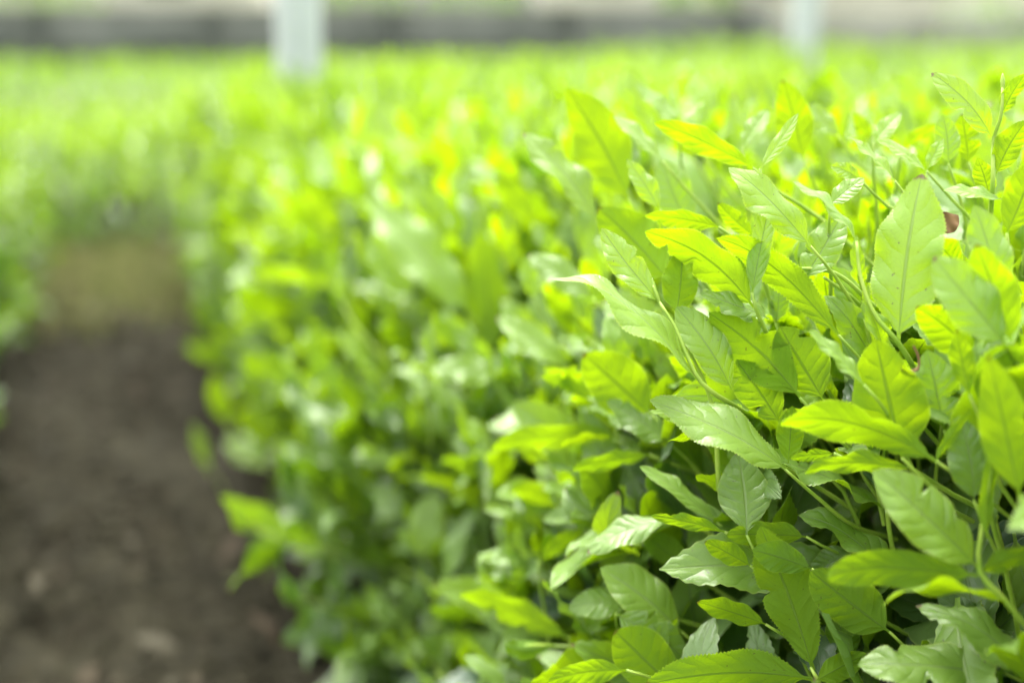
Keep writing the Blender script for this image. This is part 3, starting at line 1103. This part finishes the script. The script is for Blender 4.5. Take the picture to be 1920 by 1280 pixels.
M_WHITE = simple_mat('white_paint', (0.42, 0.46, 0.445), (0.50, 0.54, 0.52), 6, 0.4, 0.05, 0.001, spec=0.5)
M_CONC = simple_mat('grey_concrete', (0.12, 0.13, 0.10), (0.19, 0.20, 0.16), 5, 0.9, 0.4, 0.004)
M_DARKC = simple_mat('dark_weathered_concrete', (0.062, 0.071, 0.058), (0.10, 0.11, 0.092), 2.5, 0.9, 0.4, 0.004)
M_CREAM = simple_mat('cream_render', (0.62, 0.61, 0.50), (0.70, 0.69, 0.58), 1.2, 0.85, 0.2, 0.004)
M_ROOF = simple_mat('grey_roof', (0.10, 0.10, 0.11), (0.17, 0.17, 0.18), 2, 0.7, 0.2, 0.01)
M_GLASS = simple_mat('dark_window', (0.05, 0.06, 0.07), (0.08, 0.09, 0.10), 1, 0.1, 0, spec=0.6)


def background():
    # low wall: sections along a line square to the view
    root_p = facing(600, 15.0)
    root = empty('boundary_wall', (root_p[0], root_p[1], 0))
    root.rotation_euler = (0, 0, R(-YAW))
    tag(root, 'long low dark grey concrete wall behind the tea field', 'wall')
    x0, x1 = (-640 - 600 + 640) / FPX * 15 - 3.0, (1392 - 600) / FPX * 15
    n = 6
    for i in range(n):
        a, b = x0 + (x1 - x0) * i / n, x0 + (x1 - x0) * (i + 1) / n
        add_box('wall_panel', root, M_DARKC, a + .002, b - .002, -.09, .09, 0, .86, .006)
        add_box('coping', root, M_CONC, a + .002, b - .002, -.12, .12, .862, .915, .008)
    add_box('end_pier', root, M_DARKC, x1 + .002, x1 + .26, -.15, .15, 0, .90, .012)
    # second, lighter wall beyond the pier
    rp = facing(1650, 19.0)
    r2 = empty('garden_wall', (rp[0], rp[1], 0))
    r2.rotation_euler = (0, 0, R(-YAW))
    tag(r2, 'pale greyish low wall to the right of the dark wall', 'wall')
    for i in range(5):
        a = -2.2 + i * 1.3
        add_box('wall_panel', r2, M_CONC, a + .005, a + 1.295, -.08, .08, 0, .80, .008)
    # houses
    for px0, px1, d, lab in ((-260, 470, 34, 'pale house behind the left end of the dark wall'),
                             (1010, 1240, 30, 'small cream shed standing behind the middle of the dark wall'),
                             (1330, 2300, 32, 'wide cream house standing behind the second white post')):
        a, b = facing(px0, d), facing(px1, d)
        wd = float(np.linalg.norm(b - a))
        c = (a + b) / 2
        h = empty('house', (c[0], c[1], 0))
        h.rotation_euler = (0, 0, R(-YAW))
        tag(h, lab, 'house')
        add_box('wall', h, M_CREAM, -wd / 2, wd / 2, 0, 5, 0, 2.9)
        add_box('foundation', h, M_CONC, -wd / 2 - .03, wd / 2 + .03, -.03, 5.03, 0, .42)
        V = np.array([[-wd / 2 - .4, -.5, 2.905], [wd / 2 + .4, -.5, 2.905], [wd / 2 + .4, 5.5, 2.905], [-wd / 2 - .4, 5.5, 2.905],
                      [-wd / 2 - .4, 2.5, 4.3], [wd / 2 + .4, 2.5, 4.3]])
        me = bpy.data.meshes.new('roof')
        me.from_pydata(V.tolist(), [], [(0, 1, 5, 4), (2, 3, 4, 5), (1, 2, 5), (3, 0, 4), (3, 2, 1, 0)])
        mesh_obj('roof', me, h, M_ROOF)
        k = max(1, int(wd / 2.6))
        for i in range(k):
            xc = -wd / 2 + wd * (i + .5) / k
            fo = add_box('window', h, M_WHITE, xc - .6, xc + .6, -.05, -.002, 1.45, 2.45, .01)
            add_box('pane', fo, M_GLASS, xc - .53, xc + .53, -.054, -.0505, 1.52, 2.38)
    # clipped shrubs in front of the houses
    prof = None
    for i, (px, d, rr, hh, lab) in enumerate(((120, 24, 1.0, 1.5, 'round dull green shrub behind the left end of the dark wall'),
                                               (700, 23, .8, 1.6, 'round green shrub behind the wall right of the nearer post'),
                                               (900, 25, 1.0, 1.5, 'wide green shrub left of the small cream shed'),
                                               (1290, 24, .7, 1.5, 'small green shrub between the shed and the wide house'),
                                               (1800, 21, .8, .95, 'low olive shrub at the foot of the wide cream house'))):
        c = facing(px, d)
        root = empty('shrub', (c[0], c[1], 0))
        tag(root, lab, 'shrub')
        L = []
        for _ in range(900):
            v = unit(rng.normal(0, 1, 3))
            q = np.array([v[0] * rr, v[1] * rr, hh * .55 + v[2] * hh * .5]) * rng.uniform(.8, 1.04)
            if q[2] < .05:
                continue
            L.append(Leaf(q, rng.normal(0, 1, 3), v + rng.normal(0, .5, 3), rng.uniform(.09, .17), rng.uniform(.35, .9)))
        tag(mesh_obj('foliage', leaves_mesh('foliage', L, VAR_LOW), root), kind='stuff')
        V, F = tube([(0, 0, 0), (0.03, 0, hh * .3), (0, .02, hh * .7)], [.05, .04, .02], 8)
        mesh_obj('stem', build_mesh('stem', V, F), root, M_TWIG)


# ------------------------------------------------------------------ assemble
ground()
litter()
grass()

# near hedge on the right of the path
hero = hero_shoots()
prof = bank(0.245, 1.80, 0.42, 0.575)


def near_shift(x, y):
    q = min(1, max(0, (1.65 - y) / 0.85))
    return 0.09 * q * q * (3 - 2 * q) * max(0, min(1, (1.0 - x) / 0.6))


def keep_near(t, y):
    f = t / prof.len
    if y < 1.4 and f > 0.45:
        return 0.5 if f < 0.65 else 0.18
    return 1.0 if f < 0.62 else 0.35


root = empty('tea_hedge', (0, 0, 0))
tag(root, 'long lush tea hedge with big bright young leaves on the right of the path', 'tea hedge', 'rows of tea hedges in the field')
sh, inn = grow(prof, -0.1, 1.4, spacing=0.0285, k=1, size=1.36, inside=1500, cap=0.71, shift=near_shift, keep=keep_near)
sh2, inn2 = grow(prof, 1.4, 4.65, spacing=0.054, k=1, size=1.42, cap=0.665, shift=near_shift, keep=keep_near)
br = [q for q in inner_branches(prof, 0, 4.7, 0.38) if project(q[0])[2].min() > 0.85]
print('near', emit_hedge(root, sh + sh2, inn + inn2, hero, 300, 1.7, br))
# one dead brown leaf and a torn brown edge
o = Leaf(P(1755, 436, .80), P(1782, 415, .80) - P(1755, 436, .80), C0 - P(1770, 425, .80), 0.016, 0.5, var=3)
V, F, UV = VAR_MID[3]
mesh_obj('dead_leaf', build_mesh('dead_leaf', o.verts(V * np.array([2, 1, 1])), F, UV), root, M_DEAD)
tw = [P(1712, 648, .725), P(1722, 668, .724), P(1722, 690, .724), P(1706, 696, .725), P(1690, 690, .726)]
V, F = tube(smooth_line(tw, 14), [.0006] * 7 + [.0009] * 7, 6)
mesh_obj('dry_edge', build_mesh('dry_edge', V, F), root, M_DEAD)

# hedge on the left of the path
profL = bank(-0.30, -1.75, 0.36, 0.50)
root = empty('tea_hedge', (0, 0, 0))
tag(root, 'lower tea hedge along the left side of the path', 'tea hedge', 'rows of tea hedges in the field')
sh, inn = grow(profL, 1.1, 4.65, spacing=0.058, k=5, size=1.05, inside=700, keep=lambda t, y: 1.0 if t / profL.len > 0.4 else 0.4)
print('left', emit_hedge(root, sh, inn, (), 120, 0, inner_branches(profL, .6, 5.0, .45)))

# hedges farther off
ROT = np.array([[0, 1, 0], [-1, 0, 0], [0, 0, 1]], float)


def cross_hedge(xa, xb, ya, yb, side, crest, spacing, label, k, along_x=True, age=0.0, soft=1.0):
    r = empty('tea_hedge', (0, 0, 0))
    tag(r, label, 'tea hedge', 'rows of tea hedges in the field')
    if along_x:
        pr = bank(-yb, -ya, side, crest, soft)        # profile x becomes -y after the turn
        s, i = grow(pr, xa, xb, xf=(np.zeros(3), ROT), inside=420, spacing=spacing, k=k, size=1.1, age_add=age, cap=crest + .075)
    else:
        pr = bank(xa, xb, side, crest)
        s, i = grow(pr, ya, yb, inside=420, spacing=spacing, k=k, size=1.1, age_add=age, cap=crest + .075)
    emit_hedge(r, s, i)


cross_hedge(-1.6, 1.5, 4.75, 6.5, .07, .39, .06, 'low tea hedge that closes the far end of the path', 9, soft=2.0)
cross_hedge(-3.4, 6.5, 7.3, 9.4, .28, .49, .10, 'far tea hedge running across the field before the dark wall', 13, age=.18)
cross_hedge(2.05, 3.6, 0.8, 7.0, .44, .60, .10, 'next tea hedge parallel to the lush one, farther right', 17, False, age=.1)
cross_hedge(3.95, 5.5, 2.0, 7.2, .44, .60, .12, 'outer tea hedge at the far right edge of the field', 19, False, age=.25)

post(578, 3.4, .107, 'white round post rising from the tea hedge beside the path')
post(1484, 5.6, .112, 'thinner looking white post farther back on the right of the field')
background()
